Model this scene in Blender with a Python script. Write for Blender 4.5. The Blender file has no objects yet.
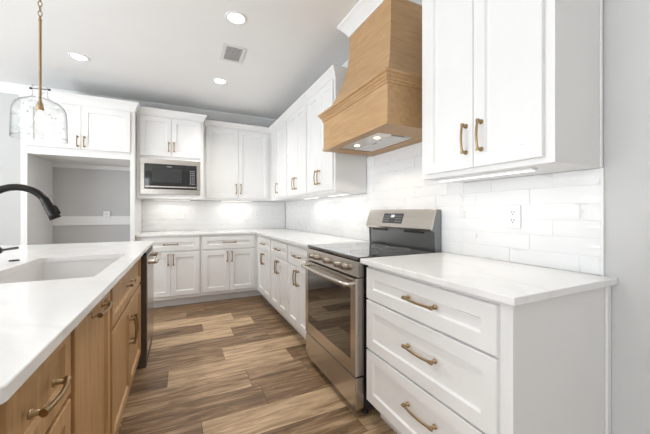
import bpy, bmesh, math, random
from mathutils import Vector, noise

S = bpy.context.scene
COL = S.collection
random.seed(7)
PI = math.pi

# ------------------------------------------------------------------ camera
cd = bpy.data.cameras.new('camera')
cd.sensor_fit = 'HORIZONTAL'; cd.sensor_width = 36.0
cd.lens = 300.0 / 650.0 * 36.0
cd.shift_y = -4.0 / 650.0
cd.clip_start = 0.05
cam = bpy.data.objects.new('camera', cd); COL.objects.link(cam)
cam.location = (0, 0, 1.17)
cam.rotation_euler = (PI / 2, 0, -math.radians(25.5))
S.camera = cam

# ------------------------------------------------------------------ world, light, exposure
S.view_settings.view_transform = 'Standard'
S.view_settings.look = 'None'
S.view_settings.gamma = 1.0
S.view_settings.use_curve_mapping = False
S.view_settings.exposure = 0.25
W = bpy.data.worlds.new('daylight'); S.world = W; W.use_nodes = True
W.node_tree.nodes['Background'].inputs[0].default_value = (0.90, 0.95, 1.0, 1)
W.node_tree.nodes['Background'].inputs[1].default_value = 1.0


def area(name, loc, rot, sx, sy, power, col=(1, 1, 1), parent=None, spread=180):
    l = bpy.data.lights.new(name, 'AREA'); l.shape = 'RECTANGLE'; l.size = sx; l.size_y = sy
    l.energy = power; l.color = col; l.spread = math.radians(spread)
    o = bpy.data.objects.new(name, l); COL.objects.link(o); o.location = loc; o.rotation_euler = rot
    if parent: o.parent = parent
    return o


YR, XL = -4.0, -4.6           # rear wall and left wall of the open room behind the camera
area('added_rear_fill', (-2.6, YR + 0.06, 1.45), (PI / 2 + .35, 0, 0), 3.0, 2.1, 42, (0.90, 0.95, 1.0))  # fill lamp added out of view in the rear opening
area('added_ceiling_fill', (XL + 0.12, 0.6, 0.75), (PI / 2 + 1.22, 0, -PI / 2), 5.0, 0.7, 262, (0.88, 0.94, 1.0))  # added lamp aimed upward to brighten the ceiling
area('added_side_fill', (XL + 0.06, 0.6, 1.45), (PI / 2 + .35, 0, -PI / 2), 5.0, 2.1, 8, (0.90, 0.95, 1.0))  # weak fill lamp added out of view on the left

# ------------------------------------------------------------------ materials
def mat(name, col, rough=0.5, metal=0.0, spec=0.5, coat=0.0):
    m = bpy.data.materials.new(name); m.use_nodes = True
    b = m.node_tree.nodes['Principled BSDF']
    b.inputs['Base Color'].default_value = (*col, 1)
    b.inputs['Roughness'].default_value = rough
    b.inputs['Metallic'].default_value = metal
    b.inputs['Specular IOR Level'].default_value = spec
    b.inputs['Coat Weight'].default_value = coat
    return m


def nt(m): return m.node_tree.nodes, m.node_tree.links, m.node_tree.nodes['Principled BSDF']


def add_noise(m, scale, c1, c2, lo=0.35, hi=0.65, stretch=(1, 1, 1), bump=0.0, detail=4, coord='Object', dist=0.002):
    N, L, b = nt(m)
    tc = N.new('ShaderNodeTexCoord'); mp = N.new('ShaderNodeMapping'); mp.inputs['Scale'].default_value = stretch
    no = N.new('ShaderNodeTexNoise'); no.inputs['Scale'].default_value = scale; no.inputs['Detail'].default_value = detail
    cr = N.new('ShaderNodeValToRGB')
    cr.color_ramp.elements[0].position = lo; cr.color_ramp.elements[0].color = (*c1, 1)
    cr.color_ramp.elements[1].position = hi; cr.color_ramp.elements[1].color = (*c2, 1)
    L.new(tc.outputs[coord], mp.inputs[0]); L.new(mp.outputs[0], no.inputs['Vector'])
    L.new(no.outputs['Fac'], cr.inputs[0]); L.new(cr.outputs[0], b.inputs['Base Color'])
    if bump:
        bp = N.new('ShaderNodeBump'); bp.inputs['Strength'].default_value = bump; bp.inputs['Distance'].default_value = dist
        L.new(no.outputs['Fac'], bp.inputs['Height']); L.new(bp.outputs[0], b.inputs['Normal'])
    return m


def emis(name, col, st):
    m = bpy.data.materials.new(name); m.use_nodes = True
    b = m.node_tree.nodes['Principled BSDF']
    b.inputs['Base Color'].default_value = (0.8, 0.8, 0.8, 1)
    b.inputs['Emission Color'].default_value = (*col, 1); b.inputs['Emission Strength'].default_value = st
    return m


def wood(name, c1, c2, stretch, rough=0.45):
    m = mat(name, c1, rough, 0, 0.4)
    add_noise(m, 5.0, c1, c2, 0.3, 0.7, stretch, 0.12, 6, dist=0.001)
    return m


M_white = add_noise(mat('cabinet_paint', (0.82, 0.815, 0.80), 0.38), 3, (0.815, 0.81, 0.797), (0.83, 0.825, 0.812))
M_trim = mat('trim_paint', (0.82, 0.82, 0.81), 0.45)
M_wall = add_noise(mat('wall_paint', (0.60, 0.61, 0.60), 0.75), 2, (0.575, 0.572, 0.56), (0.595, 0.592, 0.58), bump=0.05)
M_ceil = add_noise(mat('ceiling_paint', (0.74, 0.74, 0.73), 0.85), 2, (0.85, 0.85, 0.84), (0.865, 0.865, 0.855))
M_oak = wood('light_oak', (0.44, 0.265, 0.125), (0.53, 0.335, 0.17), (1.2, 1.2, 9))
M_oakh = wood('light_oak_crosswise', (0.44, 0.265, 0.125), (0.53, 0.335, 0.17), (9, 1.2, 9))
M_isl = wood('stained_oak', (0.41, 0.235, 0.098), (0.53, 0.325, 0.155), (9, 9, 1.0))
M_brass = mat('aged_brass', (0.36, 0.25, 0.135), 0.33, 1.0)
M_bronze = mat('oil_rubbed_bronze', (0.018, 0.016, 0.015), 0.28, 0.6)
M_steel = add_noise(mat('brushed_steel', (0.60, 0.575, 0.545), 0.27, 1.0), 3, (0.60, 0.56, 0.51), (0.66, 0.62, 0.57), 0.3, 0.7, (1, 1, 40))
M_knob = mat('knob_metal', (0.36, 0.31, 0.255), 0.28, 1.0)
M_dsteel = mat('dark_steel', (0.23, 0.235, 0.24), 0.28, 0.85)
M_bglass = mat('black_glass', (0.006, 0.006, 0.007), 0.04, 0.0, 0.8, 0.6)
M_oveng = mat('oven_glass', (0.010, 0.009, 0.008), 0.03, 0.0, 1.0, 0.6)
M_black = mat('black_enamel', (0.012, 0.012, 0.013), 0.35)
M_screen = mat('microwave_window', (0.035, 0.035, 0.036), 0.25)
M_grey = mat('grey_mark', (0.35, 0.35, 0.35), 0.5)
M_lcd = emis('lit_display', (0.45, 0.6, 1.0), 0.12)
M_plate = mat('outlet_plastic', (0.84, 0.84, 0.83), 0.35)
M_slot = mat('outlet_slot', (0.05, 0.05, 0.05), 0.6)
M_tile = mat('glazed_tile', (0.84, 0.84, 0.835), 0.10, 0, 0.55)
M_grout = mat('grout', (0.72, 0.715, 0.70), 0.8)
M_sink = mat('white_sink', (0.80, 0.80, 0.80), 0.25)
M_lamp = emis('downlight_lens', (1, 0.97, 0.92), 5.0)
M_strip = emis('led_diffuser', (1, 0.97, 0.93), 1.3)
M_bulb = emis('warm_bulb', (1, 0.80, 0.52), 2.0)
M_hoodl = emis('hood_bulb', (1, 0.82, 0.55), 2.2)
M_vent = mat('vent_white', (0.72, 0.72, 0.71), 0.5)
M_ventd = mat('vent_dark', (0.10, 0.10, 0.10), 0.8)

# quartz worktop: white with faint grey veins
M_quartz = mat('white_quartz', (0.82, 0.81, 0.80), 0.16, 0, 0.5)
N, L, b = nt(M_quartz)
tc = N.new('ShaderNodeTexCoord'); n1 = N.new('ShaderNodeTexNoise'); n1.inputs['Scale'].default_value = 1.7; n1.inputs['Detail'].default_value = 6
n1.inputs['Distortion'].default_value = 1.6
cr = N.new('ShaderNodeValToRGB'); e = cr.color_ramp.elements
e[0].position = 0.44; e[0].color = (0.86, 0.855, 0.845, 1); e[1].position = 0.56; e[1].color = (0.86, 0.855, 0.845, 1)
k = e.new(0.50); k.color = (0.81, 0.803, 0.79, 1)
L.new(tc.outputs['Object'], n1.inputs['Vector']); L.new(n1.outputs['Fac'], cr.inputs[0]); L.new(cr.outputs[0], b.inputs['Base Color'])

# clear seeded glass: thin clear wall, greyer where it is seen edge-on, small bubbles
M_glass = bpy.data.materials.new('seeded_glass'); M_glass.use_nodes = True
N = M_glass.node_tree.nodes; L = M_glass.node_tree.links; N.clear()
out = N.new('ShaderNodeOutputMaterial'); mx = N.new('ShaderNodeMixShader'); tr = N.new('ShaderNodeBsdfTransparent'); gl = N.new('ShaderNodeBsdfGlossy')
gl.inputs['Roughness'].default_value = 0.03
lw = N.new('ShaderNodeLayerWeight'); lw.inputs['Blend'].default_value = 0.30
cr = N.new('ShaderNodeValToRGB'); e = cr.color_ramp.elements
e[0].position = 0.45; e[0].color = (0.985, 0.99, 0.99, 1); e[1].position = 1.0; e[1].color = (0.50, 0.52, 0.52, 1)
L.new(lw.outputs['Facing'], cr.inputs[0]); L.new(cr.outputs[0], tr.inputs[0])
f2 = N.new('ShaderNodeLayerWeight'); f2.inputs['Blend'].default_value = 0.5
fp_ = N.new('ShaderNodeMath'); fp_.operation = 'POWER'; fp_.inputs[1].default_value = 4.0
fr = N.new('ShaderNodeMath'); fr.operation = 'MULTIPLY_ADD'; fr.inputs[1].default_value = 0.55; fr.inputs[2].default_value = 0.04
L.new(f2.outputs['Facing'], fp_.inputs[0]); L.new(fp_.outputs[0], fr.inputs[0])
no = N.new('ShaderNodeTexVoronoi'); no.inputs['Scale'].default_value = 34
n2 = N.new('ShaderNodeTexNoise'); n2.inputs['Scale'].default_value = 22
tc = N.new('ShaderNodeTexCoord'); bp = N.new('ShaderNodeBump'); bp.inputs['Strength'].default_value = 0.6; bp.inputs['Distance'].default_value = 0.006
L.new(tc.outputs['Object'], no.inputs['Vector']); L.new(tc.outputs['Object'], n2.inputs['Vector'])
L.new(n2.outputs['Fac'], bp.inputs['Height']); L.new(bp.outputs[0], gl.inputs['Normal']); L.new(bp.outputs[0], f2.inputs['Normal'])
bb = N.new('ShaderNodeMapRange'); bb.inputs['From Min'].default_value = 0.10; bb.inputs['From Max'].default_value = 0.22; bb.inputs['To Min'].default_value = 0.45; bb.inputs['To Max'].default_value = 0.0
L.new(no.outputs['Distance'], bb.inputs['Value'])
mxm = N.new('ShaderNodeMath'); mxm.operation = 'ADD'; mxm.use_clamp = True
L.new(fr.outputs[0], mxm.inputs[0]); L.new(bb.outputs[0], mxm.inputs[1])
L.new(mxm.outputs[0], mx.inputs[0]); L.new(tr.outputs[0], mx.inputs[1]); L.new(gl.outputs[0], mx.inputs[2]); L.new(mx.outputs[0], out.inputs[0])

# vinyl plank floor: each plank has its own tone
M_floor = mat('wood_planks', (0.3, 0.2, 0.12), 0.42, 0, 0.4)
N, L, b = nt(M_floor)
at = N.new('ShaderNodeAttribute'); at.attribute_name = 'tone'
of = N.new('ShaderNodeAttribute'); of.attribute_name = 'shift'
tc = N.new('ShaderNodeTexCoord'); mp = N.new('ShaderNodeMapping'); mp.inputs['Scale'].default_value = (1.3, 11, 1)
cx = N.new('ShaderNodeCombineXYZ'); L.new(of.outputs['Fac'], cx.inputs[2]); L.new(of.outputs['Fac'], cx.inputs[0])
ad = N.new('ShaderNodeVectorMath'); ad.operation = 'ADD'
L.new(tc.outputs['Object'], mp.inputs[0]); L.new(mp.outputs[0], ad.inputs[0]); L.new(cx.outputs[0], ad.inputs[1])
g1 = N.new('ShaderNodeTexNoise'); g1.inputs['Scale'].default_value = 2.2; g1.inputs['Detail'].default_value = 8; g1.inputs['Roughness'].default_value = 0.65
g1.inputs['Distortion'].default_value = 0.8
L.new(ad.outputs[0], g1.inputs['Vector'])
ma = N.new('ShaderNodeMath'); ma.operation = 'MULTIPLY_ADD'; ma.inputs[1].default_value = 1.9; ma.inputs[2].default_value = -0.93
L.new(g1.outputs['Fac'], ma.inputs[0])
su = N.new('ShaderNodeMath'); su.operation = 'ADD'; L.new(ma.outputs[0], su.inputs[0]); L.new(at.outputs['Fac'], su.inputs[1])
cr = N.new('ShaderNodeValToRGB'); e = cr.color_ramp.elements
e[0].position = 0.0; e[0].color = (0.055, 0.032, 0.017, 1); e[1].position = 1.0; e[1].color = (0.62, 0.445, 0.275, 1)
k = e.new(0.45); k.color = (0.24, 0.147, 0.078, 1)
L.new(su.outputs[0], cr.inputs[0]); L.new(cr.outputs[0], b.inputs['Base Color'])
bp = N.new('ShaderNodeBump'); bp.inputs['Strength'].default_value = 0.12; bp.inputs['Distance'].default_value = 0.002
L.new(g1.outputs['Fac'], bp.inputs['Height']); L.new(bp.outputs[0], b.inputs['Normal'])


# ------------------------------------------------------------------ mesh helpers
class MB:
    def __init__(s): s.v = []; s.f = []; s.sm = []; s.mi = []

    def add(s, vs, fs, smooth=False, mi=0):
        o = len(s.v); s.v += [tuple(v) for v in vs]
        for f in fs: s.f.append([i + o for i in f]); s.sm.append(smooth); s.mi.append(mi)

    def box(s, x0, x1, y0, y1, z0, z1, mi=0):
        vs = [(x, y, z) for z in (z0, z1) for y in (y0, y1) for x in (x0, x1)]
        s.add(vs, [(0, 2, 3, 1), (4, 5, 7, 6), (0, 1, 5, 4), (2, 6, 7, 3), (0, 4, 6, 2), (1, 3, 7, 5)], mi=mi)

    def prism(s, pts, fn, a, bq):
        """pts: 2-D polygon; fn(p, t) -> xyz; extruded from t=a to t=bq"""
        n = len(pts)
        vs = [fn(p, a) for p in pts] + [fn(p, bq) for p in pts]
        s.add(vs, [list(range(n))[::-1], list(range(n, 2 * n))] + [(i, (i + 1) % n, n + (i + 1) % n, n + i) for i in range(n)])

    def tube(s, pts, r, n=10, cap=True):
        pts = [Vector(p) for p in pts]
        rs = r if isinstance(r, (list, tuple)) else [r] * len(pts)
        d0 = (pts[1] - pts[0]).normalized()
        up = Vector((0, 0, 1)) if abs(d0.z) < 0.9 else Vector((1, 0, 0))
        a = d0.cross(up).normalized(); vs = []
        for i, p in enumerate(pts):
            if i == 0: d = d0
            elif i == len(pts) - 1: d = (pts[i] - pts[i - 1]).normalized()
            else: d = ((pts[i + 1] - p).normalized() + (p - pts[i - 1]).normalized()).normalized()
            a = (a - d * a.dot(d)).normalized(); c = d.cross(a)
            for j in range(n):
                t = 2 * PI * j / n
                vs.append(p + (a * math.cos(t) + c * math.sin(t)) * rs[i])
        fs = [(i * n + j, i * n + (j + 1) % n, (i + 1) * n + (j + 1) % n, (i + 1) * n + j) for i in range(len(pts) - 1) for j in range(n)]
        s.add(vs, fs, True)
        if cap:
            s.add(vs[:n], [list(range(n))[::-1]]); s.add(vs[-n:], [list(range(n))])

    def lathe(s, prof, c=(0, 0, 0), axis='z', n=32, closed=False):
        """prof: (radius, height) pairs"""
        vs = []
        for r, h in prof:
            for j in range(n):
                t = 2 * PI * j / n; x, y = r * math.cos(t), r * math.sin(t)
                p = {'z': (x, y, h), 'y': (x, h, y), 'x': (h, x, y)}[axis]
                vs.append((p[0] + c[0], p[1] + c[1], p[2] + c[2]))
        k = len(prof); rng = range(k) if closed else range(k - 1)
        s.add(vs, [(i * n + j, i * n + (j + 1) % n, ((i + 1) % k) * n + (j + 1) % n, ((i + 1) % k) * n + j) for i in rng for j in range(n)], True)
        if not closed:
            if prof[0][0] > 1e-6: s.add(vs[:n], [list(range(n))])
            if prof[-1][0] > 1e-6: s.add(vs[-n:], [list(range(n))])

    def sweep(s, path, prof):
        """closed profile (out, z) along an XY path; out is to the right of travel"""
        m = len(prof); vs = []
        P = [Vector(p) for p in path]
        for i, p in enumerate(P):
            ns = []
            if i > 0: d = (p - P[i - 1]).normalized(); ns.append(Vector((d.y, -d.x)))
            if i < len(P) - 1: d = (P[i + 1] - p).normalized(); ns.append(Vector((d.y, -d.x)))
            q = ns[0] if len(ns) == 1 else (ns[0] + ns[1]) / (1 + ns[0].dot(ns[1]))
            for o, z in prof: vs.append((p.x + q.x * o, p.y + q.y * o, z))
        fs = [(i * m + j, i * m + (j + 1) % m, (i + 1) * m + (j + 1) % m, (i + 1) * m + j) for i in range(len(P) - 1) for j in range(m)]
        fs += [list(range(m)), [len(vs) - m + j for j in range(m)][::-1]]
        s.add(vs, fs)

    def build(s, name, mats, parent=None, bevel=0.0, seg=2, loc=None):
        me = bpy.data.meshes.new(name); me.from_pydata(s.v, [], s.f)
        for m in (mats if isinstance(mats, (list, tuple)) else [mats]): me.materials.append(m)
        for p, sm, mi in zip(me.polygons, s.sm, s.mi): p.use_smooth = sm; p.material_index = mi
        bm = bmesh.new(); bm.from_mesh(me)
        bmesh.ops.recalc_face_normals(bm, faces=bm.faces); bm.to_mesh(me); bm.free()
        o = bpy.data.objects.new(name, me); COL.objects.link(o)
        if parent: o.parent = parent
        if loc: o.location = loc
        if bevel:
            md = o.modifiers.new('bevel', 'BEVEL'); md.width = bevel; md.segments = seg; md.limit_method = 'ANGLE'; md.angle_limit = math.radians(40)
        return o


def tag(o, label, cat, group=None):
    o['label'] = label; o['category'] = cat
    if group: o['group'] = group
    return o


def thing(name, label, cat, loc=(0, 0, 0), rz=0.0, group=None):
    o = bpy.data.objects.new(name, None); COL.objects.link(o); o.empty_display_size = 0.1
    o.location = loc; o.rotation_euler = (0, 0, rz)
    return tag(o, label, cat, group)


def structure(o): o['kind'] = 'structure'; return o


def bx(name, m, x0, x1, y0, y1, z0, z1, parent=None, bevel=0.0):
    q = MB(); q.box(x0, x1, y0, y1, z0, z1); return q.build(name, m, parent, bevel)


# ------------------------------------------------------------------ the room
XW, YW, ZC = 1.555, 4.78, 2.68
SEAM, PW = 2.27, 0.229
rows = {  # row -> [(x where a plank ends, tone), ...] for the planks the photo shows
    8: [(-0.2, .45), (0.57, .42), (2, .30)], 7: [(0.25, .42), (2, .30)], 6: [(0.05, .50), (2, .33)], 5: [(0.52, .82), (2, .42)],
    4: [(0.19, .34), (0.70, .80), (2, .45)], 3: [(0.45, .80), (2, .38)], 2: [(-0.6, .5), (0.75, .42), (2, .45)],
    1: [(0.31, .52), (1.2, .80), (2, .4)], 0: [(-0.09, .30), (0.81, .74), (2, .33)], -1: [(-0.5, .5), (0.43, .58), (0.85, .50), (2, .40)],
    -2: [(-0.30, .5), (0.48, .36), (2, .38)], -3: [(0.10, .42), (1.0, .76), (2, .5)], -4: [(-0.1, .6), (0.9, .40), (2, .7)],
}
fl = MB(); tones = []
def plank(x0, x1, y0, y1, tone):
    g = 0.0011
    fl.add([(x0 + g, y0 + g, 0), (x1 - g, y0 + g, 0), (x1 - g, y1 - g, 0), (x0 + g, y1 - g, 0)], [(0, 1, 2, 3)])
    tones.append((tone, random.uniform(0, 40)))
for r in range(-28, 12):
    y0 = SEAM + r * PW; y1 = min(y0 + PW, YW)
    if y1 <= YR: continue
    y0 = max(y0, YR)
    if y0 >= YW: continue
    known = rows.get(r, [])
    x = known[0][0] if known else XW
    if known:
        for i, (xe, t) in enumerate(known):
            xs = known[i - 1][0] if i else xe - 1.3
            if xs < XW: plank(xs, min(xe, XW), y0, y1, t)
        x = known[0][0] - 1.3
        if x < XL: x = XL
    first = not known
    while x > XL + 1e-6:
        ln = random.uniform(0.3, 1.3) if first else 1.3
        first = False
        plank(max(x - ln, XL), x, y0, y1, random.choice((.32, .4, .45, .55, .65, .78))); x -= ln
npl = len(tones)
fl.box(XL, XW, YR, YW, -0.05, -0.0015, 1)
M_gap = mat('plank_joint', (0.045, 0.03, 0.02), 0.7)
floor = structure(fl.build('floor', [M_floor, M_gap]))
me = floor.data
ta = me.attributes.new('tone', 'FLOAT', 'FACE'); sa = me.attributes.new('shift', 'FLOAT', 'FACE')
for i in range(len(me.polygons)):
    t, sft = tones[i] if i < npl else (0.2, 0)
    ta.data[i].value = t; sa.data[i].value = sft

structure(bx('ceiling', M_ceil, XL, XW + 0.1, YR, YW + 0.1, ZC, ZC + 0.1))
structure(bx('wall_right', M_wall, XW, XW + 0.1, YR, YW + 0.1, -0.05, ZC))
structure(bx('wall_back', M_wall, XL, XW, YW, YW + 0.1, -0.05, ZC))
q = MB()   # left wall with an added window opening, there for the light
q.box(XL - 0.1, XL, YR, -1.9, -0.05, ZC); q.box(XL - 0.1, XL, 3.1, YW + 0.1, -0.05, ZC)
q.box(XL - 0.1, XL, -1.9, 3.1, -0.05, 0.4); q.box(XL - 0.1, XL, -1.9, 3.1, 2.5, ZC)
structure(q.build('wall_left', M_wall))
q = MB()   # wall behind the camera with an added window opening, there for the light
q.box(XL - 0.1, -4.2, YR - 0.1, YR, -0.05, ZC); q.box(-1.0, XW + 0.1, YR - 0.1, YR, -0.05, ZC)
q.box(-4.2, -1.0, YR - 0.1, YR, -0.05, 0.4); q.box(-4.2, -1.0, YR - 0.1, YR, 2.5, ZC)
structure(q.build('wall_front', M_wall))
def window(name, horizontal, a0, a1, c):
    q = MB(); z0, z1 = 0.4, 2.5; t = 0.05
    def bb(p0, p1, za, zb):
        if horizontal: q.box(p0, p1, c - 0.07, c - 0.02, za, zb)
        else: q.box(c - 0.07, c - 0.02, p0, p1, za, zb)
    bb(a0, a0 + t, z0, z1); bb(a1 - t, a1, z0, z1); bb(a0, a1, z0, z0 + t); bb(a0, a1, z1 - t, z1)
    for i in (1, 2): m_ = a0 + (a1 - a0) * i / 3; bb(m_ - t / 2, m_ + t / 2, z0, z1)
    structure(q.build(name, M_trim))
window('added_window_1', True, -4.2, -1.0, YR); window('added_window_2', False, -1.9, 3.1, XL)  # both windows are unseen additions that carry the fill light

CROWN = [(0, ZC - .105), (.008, ZC - .105), (.012, ZC - .092), (.030, ZC - .065), (.052, ZC - .036), (.066, ZC - .022), (.074, ZC - .014), (.074, ZC), (0, ZC)]
HX, HY0, HY1 = 1.212, 1.557, 2.083      # hood chimney at the ceiling
q = MB(); q.sweep([(XL, YW), (XW, YW), (XW, HY1)], CROWN); structure(q.build('trim_1', M_trim))
q = MB(); q.sweep([(XW - .02, HY1), (HX, HY1), (HX, HY0), (XW - .02, HY0)], CROWN); structure(q.build('trim_2', M_trim))
q = MB(); q.sweep([(XW, HY0), (XW, YR)], CROWN); structure(q.build('trim_3', M_trim))

# ------------------------------------------------------------------ backsplash of wavy glazed tile
def backsplash(fn, regions, seam_a, name, label):
    """fn(a, z, out) -> xyz ; regions: (a0, a1, z0, z1)"""
    q = MB(); TW, TH = 0.305, 0.0745; z0 = 0.9150
    for (a0, a1, za, zb) in regions:
        q.add([fn(a, z, o) for o in (0, 0.006) for z in (za, zb) for a in (a0, a1)],
              [(0, 1, 3, 2), (4, 5, 7, 6), (0, 1, 5, 4), (2, 3, 7, 6), (0, 2, 6, 4), (1, 3, 7, 5)], mi=1)
        r0 = int(math.floor((za - z0) / TH + 1e-4)); r1 = int(math.ceil((zb - z0) / TH - 1e-4))
        for r in range(r0, r1):
            s0 = seam_a - r * 0.1017
            i0 = int(math.floor((a0 - s0) / TW))
            for i in range(i0, i0 + int((a1 - a0) / TW) + 3):
                p0, p1 = max(s0 + i * TW, a0) + .001, min(s0 + (i + 1) * TW, a1) - .001
                c0, c1 = max(z0 + r * TH, za) + .001, min(z0 + (r + 1) * TH, zb) - .001
                if p1 - p0 < .01 or c1 - c0 < .006: continue
                sd = random.uniform(0, 100); tx, tz = random.uniform(-.012, .012), random.uniform(-.02, .02)
                na, nz = max(2, int((p1 - p0) / .022)), 4
                vs = []
                for jz in range(nz + 1):
                    for ja in range(na + 1):
                        a = p0 + (p1 - p0) * ja / na; z = c0 + (c1 - c0) * jz / nz
                        o = .0085 + .0034 * noise.noise((a * 11 + sd, z * 20, sd)) + tx * (ja / na - .5) * .1 + tz * (jz / nz - .5) * .05
                        if ja in (0, na) or jz in (0, nz): o -= .0012
                        vs.append(fn(a, z, o))
                w_ = na + 1
                q.add(vs, [(jz * w_ + ja, jz * w_ + ja + 1, (jz + 1) * w_ + ja + 1, (jz + 1) * w_ + ja) for jz in range(nz) for ja in range(na)], True)
                rim = [jz * w_ for jz in range(nz, -1, -1)] + [ja for ja in range(1, na + 1)] + [jz * w_ + na for jz in range(1, nz + 1)] + [nz * w_ + ja for ja in range(na - 1, 0, -1)]
                rv = [vs[k_] for k_ in rim]
                base = [fn(*inv(v), 0.005) for v in rv]
                m_ = len(rv)
                q.add(rv + base, [(k_, (k_ + 1) % m_, m_ + (k_ + 1) % m_, m_ + k_) for k_ in range(m_)])
    o = q.build(name, [M_tile, M_grout]); return tag(o, label, 'backsplash')
inv = lambda v: (v[1], v[2])
backsplash(lambda a, z, o: (XW - o, a, z), [(0.622, 1.289, .9145, 1.353), (1.289, 2.347, .9145, 1.679), (2.347, 4.77, .9145, 1.353)], 0.697,
           'tile_backsplash', 'wavy glossy white subway tile backsplash on the wall behind the range')
inv = lambda v: (v[0], v[2])
backsplash(lambda a, z, o: (a, YW - o, z), [(-0.494, XW - .012, .9145, 1.348)], 0.1,
           'tile_backsplash', 'glossy white subway tile backsplash below the microwave along the back counter')
q = MB(); q.box(XW - .012, XW - .0005, 0.612, 0.6215, .9145, 1.353)
tag(q.build('tile_edge_trim', M_trim), 'slim white edge strip ending the tiles above the drawer counter', 'trim')


# ------------------------------------------------------------------ cabinet parts (local: x along the front, y into the cabinet, z up)
def panel_front(name, m, x0, x1, z0, z1, parent, rail=0.057, t=0.02, flat=False):
    rings = [(0.0, 0.0), (0.0, -t + .0025), (.0025, -t)]
    if not flat:
        rings += [(rail, -t), (rail + .006, -t + .011)]
    q = MB(); vs = []
    for i, y in rings:
        vs += [(x0 + i, y, z0 + i), (x1 - i, y, z0 + i), (x1 - i, y, z1 - i), (x0 + i, y, z1 - i)]
    fs = [(0, 1, 2, 3)]
    for r in range(len(rings) - 1):
        a = r * 4
        fs += [(a + j, a + (j + 1) % 4, a + 4 + (j + 1) % 4, a + 4 + j) for j in range(4)]
    a = (len(rings) - 1) * 4
    fs.append((a, a + 1, a + 2, a + 3))
    q.add(vs, fs)
    return q.build(name, m, parent)


def pull(parent, x, z, length, vertical, y=-0.02, out=0.034, r=0.0058):
    """arched bar pull with collared posts"""
    h = length / 2 - .008
    q = MB()
    def P(s, o): return (x, y - o, z + s) if vertical else (x + s, y - o, z)
    for sg in (-1, 1):
        q.tube([P(sg * h, 0), P(sg * h, .004), P(sg * h, .0045), P(sg * h, out - .010)], [.0105, .0105, .0062, .0062], 10)
    pts = []; rs = []
    for i in range(17):
        s = -1 + 2 * i / 16
        pts.append(P(s * (h + .008), out - .010 + .010 * (1 - s * s)))
        rs.append(r * (1.55 if abs(s) > .99 else 1.35 if abs(s) > .85 else 0.95))
    q.tube(pts, rs, 10)
    return q.build('handle', M_brass, parent)


def cabinet(name, label, loc, rz, w, d, z0, z1, fronts, m=M_white, toe=0.0, toe_in=0.085, crown=None, cat='cabinet', group=None, x_fill=0.0, toe_more=0.0, rail=.057, hollow_top=0.0):
    """fronts: (kind, x0, x1, z0, z1, handle) with handle = (x, z, length, vertical) or None"""
    t = thing(name, label, cat, loc, rz, group)
    bx('body', m, -x_fill, w, 0, d, z0, z1 - hollow_top, t, .0015)
    if hollow_top:
        bx('face_frame', m, 0, w, 0, .02, z1 - hollow_top, z1, t)
    if toe:
        bx('toe_kick', m, -x_fill, w + toe_more, toe_in, d, 0, toe, t)
    for f in fronts:
        kind, a, b_, c, e_, hd = f
        o = panel_front('drawer_front' if kind == 'drawer' else 'door', m, a, b_, c, e_, t, rail if kind != 'slim' else .035)
        if hd: pull(o, *hd)
    if crown:
        q = MB(); zt = crown[1]
        q.sweep(crown[0], [(0, zt - .072), (.006, zt - .072), (.010, zt - .060), (.022, zt - .038), (.036, zt - .018), (.042, zt - .012), (.042, zt), (0, zt)])
        q.build('crown_trim', m, t)
        cx0 = min(p[0] for p in crown[0]); cx1 = max(p[0] for p in crown[0])
        bx('top_board', m, cx0, cx1, 0.0, d, z1, zt - .002, t)
    return t


RR, RI = -PI / 2, PI / 2        # rotation of the range run and of the island
BT, CT = 0.887, 0.914           # underside and top of the worktops
UB, UT, UC = 1.355, 2.385, 2.452

# ---- base cabinets along the back wall (front faces the camera)
YB = 4.165
def base_pair(w, x0, x1, zd=(.70, .865), zb=.145):
    m_ = (x0 + x1) / 2
    return [('drawer', x0, x1, zd[0], zd[1], (m_, (zd[0] + zd[1]) / 2, .165, False)),
            ('door', x0, m_ - .0015, zb, zd[0] - .022, (m_ - .030, zd[0] - .105, .135, True)),
            ('door', m_ + .0015, x1, zb, zd[0] - .022, (m_ + .030, zd[0] - .105, .135, True))]
cabinet('base_cabinet', 'white two-door base cabinet with one drawer below the microwave', (-.494, YB, 0), 0, .708, .61, .105, BT,
        base_pair(.708, .05, .692), toe=.105, group='white base cabinets')
cabinet('base_cabinet', 'white two-door base cabinet with one drawer, on the back wall beside the corner', (.216, YB, 0), 0, .728, .61, .105, BT,
        base_pair(.73, .022, .69), toe=.105, toe_more=.087, group='white base cabinets')
# ---- base cabinets along the range wall, corner to range
XB = 0.945
for i, (ya, yb, lab) in enumerate([
        (4.16, 3.405, 'white base cabinet by the inner corner, farthest from the range along its wall'),
        (3.403, 2.788, 'white base cabinet with drawer, second from the range towards the corner'),
        (2.786, 2.214, 'white base cabinet with drawer standing directly beside the range, corner side')]):
    w = ya - yb
    x0 = .125 if i == 0 else .02
    cabinet('base_cabinet', lab, (XB, ya, 0), RR, w, .605, .105, BT, base_pair(w, x0, w - .02), toe=.105, x_fill=.09 if i == 0 else 0, group='white base cabinets')
# ---- drawer base nearest the camera
Y0D = 1.418
dw = Y0D - .600
t = cabinet('drawer_cabinet', 'large white three-drawer base cabinet at the near end beside the range', (XB, Y0D, 0), RR, dw, .605, .115, BT, [
    ('drawer', .012, .776, .700, .868, (.434, .789, .175, False)),
    ('drawer', .012, .776, .424, .690, (.434, .570, .175, False)),
    ('drawer', .012, .776, .135, .414, (.434, .305, .175, False))], toe=.115)
bx('scribe_moulding', M_white, dw + .0005, dw + .010, .578, .607, 0, BT, t, .002)

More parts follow.
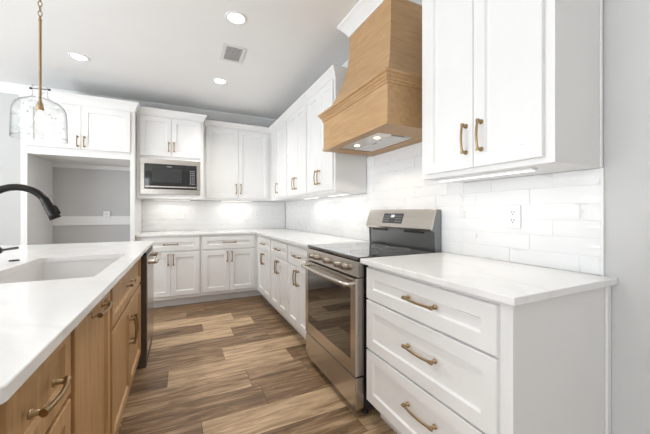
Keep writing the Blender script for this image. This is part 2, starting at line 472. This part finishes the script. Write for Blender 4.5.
# ---- wall cabinets
def up_door(x0, x1, z0, z1, hx): return ('door', x0, x1, z0, z1, (hx, z0 + .135, .138, True))
DZ0, DZ1 = UB + .024, UT - .03
w = 1.22 - .255
cabinet('wall_cabinet', 'white two-door wall cabinet on the back wall between microwave and corner', (.255, 4.455, UB), 0, w, .322, 0, UT - UB, [
    up_door(.045, .4775, .024, DZ1 - UB, .447), up_door(.4805, .915, .024, DZ1 - UB, .511)],
    crown=([(0, 0), (w, 0)], UC - UB), group='white wall cabinets')
XU = 1.22
for i, (ya, yb, lab) in enumerate([
        (4.775, 3.662, 'white single-door wall cabinet in the inner corner of the kitchen'),
        (3.660, 2.982, 'white wall cabinet in the middle of the row between corner and hood'),
        (2.980, 2.345, 'white two-door wall cabinet beside the far side of the wood hood')]):
    w = ya - yb
    H1 = DZ1 - UB
    if i == 0: fr = [up_door(w - .415, w - .022, .024, H1, w - .385)]
    else:
        m_ = w / 2; fr = [up_door(.022, m_ - .0015, .024, H1, m_ - .034), up_door(m_ + .0015, w - .022, .024, H1, m_ + .034)]
    path = [(.33, 0), (w, 0)] if i == 0 else [(0, 0), (w, 0)]
    if i == 2: path = [(0, 0), (w, 0), (w, .325)]
    cabinet('wall_cabinet', lab, (XU, ya, UB), RR, w, .325, 0, UT - UB, fr, crown=(path, UC - UB), group='white wall cabinets')
w = 1.289 - .622
t = cabinet('wall_cabinet', 'large white two-door wall cabinet above the near drawer counter', (XU, 1.289, UB), RR, w, .325, 0, UT - UB, [
    up_door(.045, .3405, .024, DZ1 - UB, .306), up_door(.3435, .634, .024, DZ1 - UB, .386)], crown=([(0, .325), (0, 0), (w, 0), (w, .325)], UC - UB), group='white wall cabinets')
bx('scribe_moulding', M_white, w + .0005, w + .008, .312, .327, 0, UT - UB, t, .002)

# ---- microwave cabinet
YM = 4.255
w = .745
t = thing('microwave_cabinet', 'white wall cabinet with two short doors holding the built-in microwave', 'cabinet', (-.492, YM, UB), 0)
q = MB(); q.box(0, .045, 0, .518, 0, UT - UB); q.box(w - .045, w, 0, .518, 0, UT - UB)
q.box(.045, w - .045, 0, .518, 0, .052); q.box(.045, w - .045, 0, .518, .475, UT - UB); q.box(.045, w - .045, .45, .518, .052, .475)
q.build('body', M_white, t, .001)
for f in (up_door(.030, w / 2 - .0015, .52, DZ1 - UB, w / 2 - .030), up_door(w / 2 + .0015, w - .03, .52, DZ1 - UB, w / 2 + .030)):
    o = panel_front('door', M_white, *f[1:5], t); pull(o, f[5][0], .64, .115, True)
q = MB(); q.sweep([(0, 0), (w, 0), (w, .155)], [(0, UC - UB - .085), (.006, UC - UB - .085), (.010, UC - UB - .07), (.022, UC - UB - .042), (.036, UC - UB - .018), (.042, UC - UB - .012), (.042, UC - UB), (0, UC - UB)])
q.build('crown_trim', M_white, t)
bx('top_board', M_white, 0, w, 0, .518, UT - UB, UC - UB - .002, t)

mw = thing('microwave', 'black and stainless built-in microwave set in the white cabinet', 'microwave', (-.492 + w / 2, YM - .004, UB + .047), 0)
hw, hh = .335, .435
q = MB(); q.box(-hw, hw, -.012, 0, 0, .066); q.box(-hw, hw, -.012, 0, .375, hh)
q.box(-hw, -.293, -.012, 0, .066, .375); q.box(.293, hw, -.012, 0, .066, .375); q.build('trim_frame', M_steel, mw, .002)
bx('oven_body', M_black, -.283, .283, .006, .40, .07, .37, mw)
dr = bx('door', M_bglass, -.291, .190, -.024, -.001, .068, .373, mw, .002)
bx('window', M_screen, -.215, .118, -.0255, -.0242, .150, .325, dr)
q = MB(); q.box(-.285, .190, -.034, -.022, .082, .102); q.build('handle', M_steel, dr, .003)
q = MB(); q.box(-.052, .004, -.0252, -.0242, .341, .350); q.build('badge', M_grey, dr)
cp = bx('control_panel', M_bglass, .192, .291, -.024, -.001, .068, .373, mw, .002)
bx('panel_strip', M_steel, .192, .285, -.034, -.022, .082, .102, cp, .003)
q = MB()
for i in range(7):
    for j in range(3): q.box(.212 + j * .021, .225 + j * .021, -.0252, -.0242, .135 + i * .027, .146 + i * .027)
q.build('keypad', M_grey, cp)

# ---- refrigerator surround
YF, FX0, FX1 = 4.105, -1.488, -.496
t = thing('refrigerator_cabinet', 'tall white refrigerator surround with two doors above an empty niche', 'cabinet', (FX0, YF, 0), 0)
w = FX1 - FX0
bx('side_panel', M_white, 0, .052, 0, .672, 0, UT, t, .001); bx('side_panel', M_white, w - .045, w, 0, .672, 0, UT, t, .001)
bx('body', M_white, .0525, w - .0455, 0, .672, 1.785, UT, t, .001)
m_ = w / 2 + .002
for a, c, hx in ((.045, m_ - .0015, m_ - .03), (m_ + .0015, w - .042, m_ + .03)):
    o = panel_front('door', M_white, a, c, 1.865, UT - .055, t); pull(o, hx, 1.945, .115, True)
q = MB(); zt = UC; q.sweep([(0, .672), (0, 0), (w, 0), (w, .145)], [(0, zt - .10), (.006, zt - .10), (.010, zt - .085), (.022, zt - .05), (.036, zt - .02), (.042, zt - .012), (.042, zt), (0, zt)])
q.build('crown_trim', M_white, t); bx('top_board', M_white, 0, w, 0, .672, UT, UC - .002, t)
bx('back_rail', M_white, .0525, w - .0455, .652, .672, 1.735, 1.784, t); bx('back_rail', M_white, .0525, w - .0455, .655, .672, 1.015, 1.130, t)

# ------------------------------------------------------------------ worktops
def slab(name, label, pts, z0, z1, bevel=.003):
    q = MB(); q.prism(pts, lambda p, z: (p[0], p[1], z), z0, z1)
    return tag(q.build(name, M_quartz, None, bevel, 2), label, 'countertop')
slab('countertop', 'L-shaped white quartz countertop running under the microwave and round the corner', [(-.493, 4.135), (.912, 4.135), (.912, 2.2125), (XW - .001, 2.2125), (XW - .001, YW - .001), (-.493, YW - .001)], BT, CT)
slab('countertop', 'short white quartz countertop on top of the near three-drawer cabinet', [(.905, .571), (XW - .001, .571), (XW - .001, 1.440), (.905, 1.440)], BT, CT)

# ------------------------------------------------------------------ island
IX, IY0, IY1 = -.236, .600, 3.203
SX0, SX1, SY0, SY1 = -.722, -.318, 1.485, 2.245
q = MB()
def ring_pts(x0, x1, y0, y1, r, n=6):
    out = []
    for cx_, cy_, a0 in ((x1 - r, y1 - r, 0), (x0 + r, y1 - r, 90), (x0 + r, y0 + r, 180), (x1 - r, y0 + r, 270)):
        for i in range(n + 1):
            a = math.radians(a0 + 90 * i / n); out.append((cx_ + r * math.cos(a), cy_ + r * math.sin(a)))
    return out
ee = .002       # eased edge
r0_, r1_ = ring_pts(-1.38, IX, IY0, IY1, .013), ring_pts(-1.38 + ee, IX - ee, IY0 + ee, IY1 - ee, .011)
ii = ring_pts(SX0, SX1, SY0, SY1, .02); n_ = len(ii)
loops = [(ii, BT), (r1_, BT), (r0_, BT + ee), (r0_, CT - ee), (r1_, CT), (ii, CT)]
vs = [(x, y, z) for ring, z in loops for x, y in ring]
fs = [(k_ * n_ + j, k_ * n_ + (j + 1) % n_, ((k_ + 1) % 6) * n_ + (j + 1) % n_, ((k_ + 1) % 6) * n_ + j) for k_ in range(6) for j in range(n_)]
q.add(vs, fs)
tag(q.build('countertop', M_quartz), 'white quartz island countertop with a sink cut into it', 'countertop')

FI = -.295      # island face frame; doors stand 2 cm proud
def isl(name, label, y0, y1, fronts, cat='cabinet', **kw):
    return cabinet(name, label, (FI, y0, 0), RI, y1 - y0, .60, .105, BT, fronts, m=M_isl, toe=.105, cat=cat, rail=.045, **kw)
isl('island_cabinet', 'stained oak drawer stack at the near end of the island', .690, 1.062, [
    ('drawer', .025, .354, .677, .872, (.166, .768, .138, False)), ('drawer', .025, .354, .405, .662, (.166, .54, .138, False)),
    ('drawer', .025, .354, .13, .39, (.166, .27, .138, False))])
isl('island_cabinet', 'stained oak pull-out cabinet with one tall door and a top handle in the island', 1.063, 1.566, [
    ('door', .020, .482, .13, .872, (.262, .822, .150, False))], hollow_top=.245)
isl('island_cabinet', 'stained oak sink cabinet with double doors and a false drawer front in the island', 1.567, 2.630, [
    ('drawer', .022, 1.033, .662, .872, (.47, .768, .150, False)), ('door', .022, .525, .13, .642, (.490, .485, .150, True)),
    ('door', .528, 1.033, .13, .642, (.563, .485, .150, True))], hollow_top=.245)
q = MB(); q.box(-1.05, FI - .602, .690, 3.185, 0, BT); q.box(-1.05, FI, 3.172, 3.185, 0, BT); q.box(-1.05, FI, .676, .689, 0, BT)
tag(q.build('island_panelling', M_isl), 'stained oak end and back panelling of the kitchen island', 'panelling')

# dishwasher at the far end of the island
t = thing('dishwasher', 'stainless dishwasher at the far end of the oak island', 'dishwasher', (FI, 2.633, 0), RI)
bx('tub', M_dsteel, .002, .536, .001, .58, .03, .878, t)
M_dside = mat('dishwasher_side', (.085, .068, .052), .45)
d_ = bx('door', M_dside, 0, .536, -.052, .0, .06, .845, t, .003)
bx('front_panel', M_steel, .001, .535, -.060, -.0525, .10, .845, d_, .002)
bx('control_strip', M_black, .0, .536, -.052, .0, .846, .874, t, .003)
bx('toe_panel', M_dside, .0, .536, -.050, .0, .0, .058, t)
q = MB(); zb = .795
q.tube([(.03, -.055, zb), (.03, -.100, zb), (.045, -.112, zb), (.268, -.116, zb), (.495, -.112, zb), (.508, -.100, zb), (.508, -.055, zb)], .018, 14)
q.build('handle', M_steel, d_)

# sink
q = MB(); zs = .66; r = .03
top = ring_pts(SX0 - .006, SX1 + .006, SY0 - .006, SY1 + .006, .025); b1 = ring_pts(SX0 - .004, SX1 + .004, SY0 - .004, SY1 + .004, .03); bo = ring_pts(SX0 + .03, SX1 - .03, SY0 + .03, SY1 - .03, .03)
fl2 = ring_pts(SX0 - .03, SX1 + .02, SY0 - .03, SY1 + .03, .03); ob = ring_pts(SX0 - .012, SX1 + .012, SY0 - .012, SY1 + .012, .03)
loops = [(ob, zs - .012), (ob, BT - .008), (fl2, BT - .007), (fl2, BT - .0005), (top, BT - .0005), (b1, zs + .03), (bo, zs)]
n_ = len(top); vs = [(x, y, z) for lp, z in loops for x, y in lp]
fs = [(k_ * n_ + j, k_ * n_ + (j + 1) % n_, (k_ + 1) * n_ + (j + 1) % n_, (k_ + 1) * n_ + j) for k_ in range(len(loops) - 1) for j in range(n_)]
fs += [list(range(n_)), [(len(loops) - 1) * n_ + j for j in range(n_)]]
q.add(vs, fs)
sk = tag(q.build('sink', M_sink), 'white undermount sink sunk in the island countertop', 'sink')
q = MB(); q.lathe([(.0, zs + .004), (.03, zs + .004), (.045, zs + .001)], ((SX0 + SX1) / 2, (SY0 + SY1) / 2, 0)); q.build('drain', M_steel, sk)

# faucet
FXX, FYY = -.828, 1.93
t = thing('faucet', 'dark bronze gooseneck faucet standing at the island sink', 'faucet', (FXX, FYY, CT))
q = MB(); q.lathe([(.030, 0), (.030, .006), (.024, .012), (.021, .05), (.021, .12), (.016, .135), (.0135, .14)]); q.build('base', M_bronze, t)
pts = [(0, 0, .13), (0, 0, .20), (.002, 0, .26)]
for i in range(13):
    a = PI - (PI * .86) * i / 12
    pts.append((.115 + .115 * math.cos(a), 0, .272 + .108 * math.sin(a)))
q = MB(); q.tube(pts, .0165, 14); q.build('spout', M_bronze, t)
ex, ez = pts[-1][0], pts[-1][2]
dx, dz = math.cos(math.radians(-66)), math.sin(math.radians(-66))
q = MB(); q.tube([(ex + dx * s_, 0, ez + dz * s_) for s_ in (-.012, 0, .002, .03, .075, .098, .1)], [.0175, .0185, .0185, .0195, .022, .024, .021], 16)
sh = q.build('spray_head', M_bronze, t)
q = MB(); q.tube([(ex + dx * s_ - dz * .020, 0, ez + dz * s_ + dx * .020) for s_ in (.035, .045, .078, .085)], [.005, .0115, .0115, .005], 8); q.build('button', M_bronze, sh)
q = MB(); q.tube([(0, .015, .068), (0, .10, .068), (0, .105, .068), (0, .13, .068), (0, .134, .068)], [.014, .014, .018, .018, .012], 14)
lv = q.build('valve', M_bronze, t)
q = MB(); q.tube([(0, .13, .068), (0, .19, .066), (0, .315, .062)], [.0075, .006, .0075], 10); q.build('lever', M_bronze, lv)
q = MB(); q.lathe([(.0, .006), (.017, .006), (.021, .004), (.0225, 0)], (0, 0, 0))
tag(q.build('sink_button', M_bronze, None, 0, 2, (-.81, 2.165, CT)), 'small round dark bronze button set in the island countertop by the faucet', 'button')

# ------------------------------------------------------------------ range
RW = .757
t = thing('range', 'stainless electric range with black glass top standing between the white cabinets', 'stove', (.895, 2.2095, 0), RR)
bx('body', M_black, .001, RW - .001, .045, .645, .045, .893, t)
for x_ in (.04, RW - .04):
    for y_ in (.08, .60):
        q = MB(); q.lathe([(.018, 0), (.018, .01), (.012, .012), (.012, .046)], (x_, y_, 0), n=12); q.build('foot', M_black, t)
q = MB(); q.prism([(.015, .893), (.007, .898), (.003, .909), (.010, .918), (.55, .920), (.55, .893)], lambda p, x: (x, p[0], p[1]), 0, RW)
ck = q.build('cooktop', M_bglass, t, .001)
for cx_, cy_, rr in ((.20, .17, .105), (.56, .17, .09), (.20, .42, .075), (.56, .42, .10), (.38, .43, .06)):
    q = MB(); q.lathe([(rr - .003, .9202), (rr - .003, .9206), (rr, .9206), (rr, .9202)], (cx_, cy_, 0), n=40, closed=True); q.build('burner_ring', M_grey, ck)
q = MB(); q.prism([(.006, .892), (-.004, .806), (.012, .802), (.045, .802), (.045, .892)], lambda p, x: (x, p[0], p[1]), 0, RW)
pn = q.build('control_panel', M_steel, t, .002)
for kx in (.128, .216, .380, .540, .630):
    q = MB(); q.lathe([(.023, .002), (.023, -.006), (.019, -.010), (.018, -.030), (.015, -.034), (0.0, -.034)], (kx, .001, .848), 'y', 20)
    k_ = q.build('knob', M_knob, pn)
    bx('pointer', M_dsteel, kx - .0025, kx + .0025, -.0345, -.032, .848, .864, k_)
# oven door
q = MB(); z0, z1 = .243, .797; g = (.055, RW - .055, .325, .735)
q.box(0, g[0], -.012, .044, z0, z1); q.box(g[1], RW, -.012, .044, z0, z1); q.box(g[0], g[1], -.012, .044, z0, g[2]); q.box(g[0], g[1], -.012, .044, g[3], z1)
od = q.build('oven_door', M_steel, t)
bx('window', M_oveng, g[0], g[1], -.010, .030, g[2], g[3], od)
q = MB(); zh = .763
pts = [(.03, -.008, zh), (.03, -.045, zh)] + [(.045 + (RW - .09) * i / 12, -.056 - .012 * math.sin(PI * i / 12), zh) for i in range(13)] + [(RW - .03, -.045, zh), (RW - .03, -.008, zh)]
q.tube(pts, .012, 12); q.build('handle', M_steel, od)
bx('storage_drawer', M_steel, 0, RW, -.010, .044, .055, .233, t, .004)
# backguard
BP = [(.645, .9), (.645, 1.19), (.612, 1.196), (.600, 1.190), (.557, 1.064), (.566, 1.052), (.590, 1.046), (.598, .9)]
q = MB(); q.prism(BP, lambda p, x: (x, p[0], p[1]), .014, RW - .014); bg = q.build('backguard', M_dsteel, t)
q = MB(); q.prism([(.645, 1.1905), (.612, 1.1975), (.597, 1.191), (.552, 1.064), (.562, 1.050), (.568, 1.058), (.604, 1.188)], lambda p, x: (x, p[0], p[1]), .0, RW)
fp = q.build('front_panel', M_steel, bg, .001)
for a, c in ((.0, .0138), (RW - .0138, RW)):
    q = MB(); q.prism([(.645, .9), (.645, 1.189), (.614, 1.194), (.606, 1.187), (.570, 1.060), (.570, 1.048), (.585, 1.042), (.593, .9)], lambda p, x: (x, p[0], p[1]), a, c)
    q.build('end_cap', M_dsteel, bg)
def onp(x, s, o):     # a point on the slanted front panel: s up the slope 0..1, o outward
    y0_, z0_, y1_, z1_ = .552, 1.064, .597, 1.191
    l_ = math.hypot(y1_ - y0_, z1_ - z0_); ny, nz = -(z1_ - z0_) / l_, (y1_ - y0_) / l_
    return (x, y0_ + (y1_ - y0_) * s + ny * o, z0_ + (z1_ - z0_) * s + nz * o)
def plate(q, xa, xb, sa, sb, o0, o1):
    q.add([onp(x, s, o) for o in (o0, o1) for s in (sa, sb) for x in (xa, xb)], [(0, 2, 3, 1), (4, 5, 7, 6), (0, 1, 5, 4), (2, 6, 7, 3), (0, 4, 6, 2), (1, 3, 7, 5)])
q = MB(); plate(q, .225, .455, .22, .80, .0003, .003); dp = q.build('display', M_bglass, bg)
q = MB(); plate(q, .318, .362, .56, .72, .0031, .0036); q.build('clock_digits', M_lcd, dp)
q = MB()
for i in range(4):
    for j in range(3):
        plate(q, .236 + i * .019, .247 + i * .019, .32 + j * .15, .36 + j * .15, .0031, .0036); plate(q, .376 + i * .019, .387 + i * .019, .32 + j * .15, .36 + j * .15, .0031, .0036)
q.build('touch_keys', M_grey, dp)
q = MB()
for i in range(2): q.box(.06 + i * .40, .26 + i * .40, .584, .5925, 1.030, 1.043)
q.build('vent_slot', M_black, bg)

# ------------------------------------------------------------------ wooden range hood
t = thing('range_hood', 'light oak range hood with flared chimney above the stove', 'hood', (XW, 1.82, 1.68), 0)
HB, HT = 0.0, .215                     # box bottom and top, local z
bxf, ya, yb = -.498, -.430, .425       # box front and ends
q = MB(); q.box(bxf, -.001, ya, yb, HB + .02, HT + .07); q.build('box', M_oakh, t, .001)
q = MB(); q.sweep([(-.001, yb), (bxf, yb), (bxf, ya), (-.001, ya)], [(0, .236), (.005, .237), (.006, .250), (.011, .253), (.012, .262), (.018, .268), (.022, .272), (.024, .281), (.034, .286), (.037, .290), (.037, .300), (0, .300)])
q.build('shelf_moulding', M_oakh, t)
q = MB(); o_, i_ = ring_pts(bxf - .006, -.001, ya - .006, yb + .006, .001, 1), ring_pts(-.430, -.105, -.245, .300, .001, 1)
n_ = len(o_); vs = [(x, y, z) for z in (HB, HB + .02) for rg in (o_, i_) for x, y in rg]; fs = []
for j in range(n_):
    k_ = (j + 1) % n_
    fs += [(j, k_, n_ + k_, n_ + j), (2 * n_ + j, 2 * n_ + k_, 3 * n_ + k_, 3 * n_ + j), (j, k_, 2 * n_ + k_, 2 * n_ + j), (n_ + j, n_ + k_, 3 * n_ + k_, 3 * n_ + j)]
q.add(vs, fs); q.build('bottom_board', M_oakh, t)
# chimney
q = MB(); vs = []; NZ = 22; zb_, zt_ = .300, ZC - 1.68 - .0005
for i in range(NZ + 1):
    s_ = i / NZ; f_ = 1 - (1 - min(s_ / .85, 1)) ** 2.7
    xf = -.490 + (HX - XW + .490) * f_
    y0 = (ya + .008) + (HY0 - 1.82 - ya - .008) * f_; y1 = (yb - .008) + (HY1 - 1.82 - yb + .008) * f_
    z = zb_ + (zt_ - zb_) * s_
    vs += [(-.001, y1, z), (xf, y1, z), (xf, y0, z), (-.001, y0, z)]
fs = [(0, 1, 2, 3), (NZ * 4, NZ * 4 + 1, NZ * 4 + 2, NZ * 4 + 3)]
for i in range(NZ): fs += [(i * 4 + j, i * 4 + (j + 1) % 4, i * 4 + 4 + (j + 1) % 4, i * 4 + 4 + j) for j in range(4)]
q.add(vs, fs); q.build('chimney', M_oak, t)
# stainless insert
ins = bx('insert', M_steel, -.429, -.106, -.244, .299, .006, .019, t)
bx('filter', M_vent, -.285, -.125, -.200, .270, .003, .0058, ins, .001)
bx('latch', M_dsteel, -.275, -.262, .0, .05, .001, .003, ins)
for yy in (-.113, .147):
    q = MB(); q.lathe([(.022, .0055), (.022, .003), (.018, .002), (0, .002)], (-.345, yy, 0), n=20); q.build('hood_light', M_hoodl, ins)
for i in range(5):
    q = MB(); q.lathe([(.006, .0055), (.006, .002), (0, .002)], (-.30 + i * .022, -.222, 0), n=12); q.build('switch', M_black, ins)
for yy in (-.113, .147):
    l = bpy.data.lights.new('hood_glow', 'SPOT'); l.energy = 3; l.color = (1, .88, .7); l.spot_size = 2.2; l.shadow_soft_size = .03
    o = bpy.data.objects.new('hood_glow', l); COL.objects.link(o); o.location = (XW - .345, 1.82 + yy, 1.677)

# ------------------------------------------------------------------ lights of the room, plus added downlights out of view
def strip(x, y, z, length, rz, label, power):
    t = thing('under_cabinet_light', label, 'light', (x, y, z), rz, 'under-cabinet strip lights')
    bx('housing', M_plate, -length / 2, length / 2, -.018, .018, -.010, -.0005, t, .001)
    bx('diffuser', M_strip, -length / 2 + .008, length / 2 - .008, -.012, .012, -.0125, -.0102, t)
    area('strip_glow', (0, 0, -.016), (0, 0, 0), length - .02, .02, power, (1, .965, .91), t)
strip(1.30, .985, UB, .50, RR, 'bright white strip light under the large near wall cabinet', .38)
strip(1.40, 2.64, UB, .42, RR, 'slim strip light under the wall cabinet beside the hood', .5)
strip(1.40, 3.32, UB, .42, RR, 'slim strip light under the middle wall cabinet of the range wall', .4)
strip(.74, 4.62, UB, .45, 0, 'slim strip light under the back wall cabinet beside the corner', .8)
strip(-.12, 4.60, UB, .45, 0, 'slim strip light below the microwave cabinet', .8)

def downlight(x, y, label, power=26, cone=2.3, blend=1.0):
    t = thing('recessed_ceiling_light', label, 'ceiling light', (x, y, ZC), 0, 'recessed ceiling lights')
    q = MB(); q.lathe([(.060, -.0005), (.083, -.0005), (.083, -.004), (.076, -.007), (.062, -.005)], closed=True, n=36); q.build('trim_ring', M_trim, t)
    q = MB(); q.lathe([(0, -.0035), (.0605, -.0035), (.0605, -.0008), (0, -.0008)], n=36); q.build('lens', M_lamp, t)
    l = bpy.data.lights.new('downlight_beam', 'SPOT'); l.energy = power; l.color = (1, .965, .92); l.spot_size = cone; l.spot_blend = blend; l.shadow_soft_size = .06
    o = bpy.data.objects.new('downlight_beam', l); COL.objects.link(o); o.parent = t; o.location = (0, 0, -.012)
downlight(-.899, 3.646, 'round recessed ceiling light above the island, near the refrigerator surround', 12)
downlight(.378, 2.393, 'largest round recessed ceiling light, between the vent and the camera')
downlight(.393, 3.615, 'round recessed ceiling light beyond the vent, nearest the back wall cabinets', 66)

downlight(-.899, 2.39, 'added unseen round recessed ceiling light above the sink end of the island', 24, 1.6, .7)  # added outside the frame as downward fill
downlight(-.899, 1.15, 'added unseen round recessed ceiling light above the near end of the island', 12, 1.6, .7)  # another unseen downlight, added to lift the island
downlight(.378, 1.17, 'added unseen round recessed ceiling light above the aisle by the three-drawer cabinet', 34, 1.55, .7)  # unseen lamp added to brighten the near counter

t = thing('ceiling_vent', 'small white square air vent grille in the ceiling between two round lights', 'vent', (.437, 2.945, ZC), 0)
q = MB(); a, c = .102, .150
q.box(-a, a, -c, -c + .03, -.006, -.0005); q.box(-a, a, c - .03, c, -.006, -.0005); q.box(-a, -a + .03, -c + .03, c - .03, -.006, -.0005); q.box(a - .03, a, -c + .03, c - .03, -.006, -.0005)
q.build('frame', M_vent, t, .001); bx('duct_opening', M_ventd, -a + .03, a - .03, -c + .03, c - .03, -.002, -.0005, t)
q = MB()
for i in range(12):
    y_ = -c + .036 + i * .0207; dz_ = .003
    q.add([(-a + .03, y_, -.006), (a - .03, y_, -.006), (a - .03, y_ + .0185, -.0025), (-a + .03, y_ + .0185, -.0025)], [(0, 1, 2, 3)])
    q.add([(-a + .03, y_, -.0068), (a - .03, y_, -.0068), (a - .03, y_ + .0185, -.0033), (-a + .03, y_ + .0185, -.0033)], [(0, 1, 2, 3)])
q.build('louvre_slats', M_vent, t)

# pendant
PX, PY = -.704, 2.164
t = thing('pendant_light', 'clear seeded glass pendant light on a brass rod above the island', 'pendant lamp', (PX, PY, ZC), 0)
zz = lambda z: z - ZC
q = MB(); q.lathe([(0, -.0005), (.062, -.0005), (.062, -.012), (.05, -.022), (.008, -.026), (.006, -.04), (0, -.04)], n=32); q.build('canopy', M_brass, t)
q = MB(); z_ = -.04; i = 0
while z_ > zz(2.235):
    pts = []
    for k_ in range(13):
        a = 2 * PI * k_ / 12; u_, v_ = .0085 * math.cos(a), .0165 * math.sin(a)
        pts.append((u_, 0, z_ - .0165 + v_) if i % 2 else (0, u_, z_ - .0165 + v_))
    q.tube(pts, .0023, 6, False); z_ -= .0275; i += 1
q.build('chain', M_brass, t)
q = MB(); q.tube([(0, 0, zz(2.245)), (0, 0, zz(2.23)), (0, 0, zz(2.225)), (0, 0, zz(1.76))], [.004, .0085, .0065, .0065], 12); q.build('rod', M_brass, t)
q = MB(); q.lathe([(0, zz(1.782)), (.008, zz(1.782)), (.013, zz(1.774)), (.017, zz(1.738)), (.013, zz(1.734)), (0, zz(1.734))], n=20); q.build('socket', M_brass, t)
q = MB(); q.lathe([(0, zz(1.737)), (.010, zz(1.733)), (.013, zz(1.715)), (.0205, zz(1.695)), (.021, zz(1.680)), (.015, zz(1.664)), (0, zz(1.659))], n=20); q.build('bulb', M_bulb, t)
outer = [(.030, 1.868), (.034, 1.862), (.0315, 1.845), (.031, 1.825), (.036, 1.805), (.056, 1.792), (.084, 1.778), (.104, 1.758), (.113, 1.730), (.115, 1.69), (.117, 1.60), (.118, 1.575)]
th = .002
prof = [(r_, zz(z)) for r_, z in outer] + [(r_ - th, zz(z - (th if 0 < k_ < 8 else 0))) for k_, (r_, z) in list(enumerate(outer))[::-1]]
q = MB(); q.lathe(prof, closed=True, n=64); q.build('glass_shade', M_glass, t)
q = MB(); q.tube([(-.042, 0, zz(1.852)), (.042, 0, zz(1.852))], .0022, 8)
for s_ in (-1, 1): q.tube([(s_ * .038, 0, zz(1.852)), (s_ * .046, 0, zz(1.852))], .0055, 10)
q.build('cross_bar', M_bronze, t).rotation_euler = (0, 0, math.radians(-10))
l = bpy.data.lights.new('bulb_glow', 'POINT'); l.energy = .35; l.color = (1, .88, .72); l.shadow_soft_size = .03
o = bpy.data.objects.new('bulb_glow', l); COL.objects.link(o); o.parent = t; o.location = (0, 0, zz(1.56))

# ------------------------------------------------------------------ outlets
def outlet(loc, rz, label, slots=True):
    t = thing('wall_outlet', label, 'outlet', loc, rz)
    bx('cover_plate', M_plate, -.037, .037, -.006, 0, -.058, .058, t, .002)
    for dz_ in (-.021, .021):
        f_ = bx('receptacle', M_plate, -.017, .017, -.0085, -.006, dz_ - .0145, dz_ + .0145, t, .001)
        q = MB(); q.box(-.0085, -.0055, -.0089, -.0086, dz_ - .001, dz_ + .009); q.box(.0055, .0085, -.0089, -.0086, dz_ - .001, dz_ + .009); q.box(-.003, .003, -.0089, -.0086, dz_ - .0105, dz_ - .005)
        q.build('slots', M_slot, f_)
outlet((XW - .0115, .977, 1.150), RR, 'white double wall outlet on tile above the near drawer counter')
outlet((-.018, YW - .0115, 1.145), 0, 'white wall outlet on back tile below the microwave')
outlet((1.075, YW - .0115, 1.165), 0, 'white wall outlet on back tile close to the inner corner')
outlet((-.886, YW - .0185, 1.135), 0, 'white wall outlet on the rail inside the empty refrigerator niche')
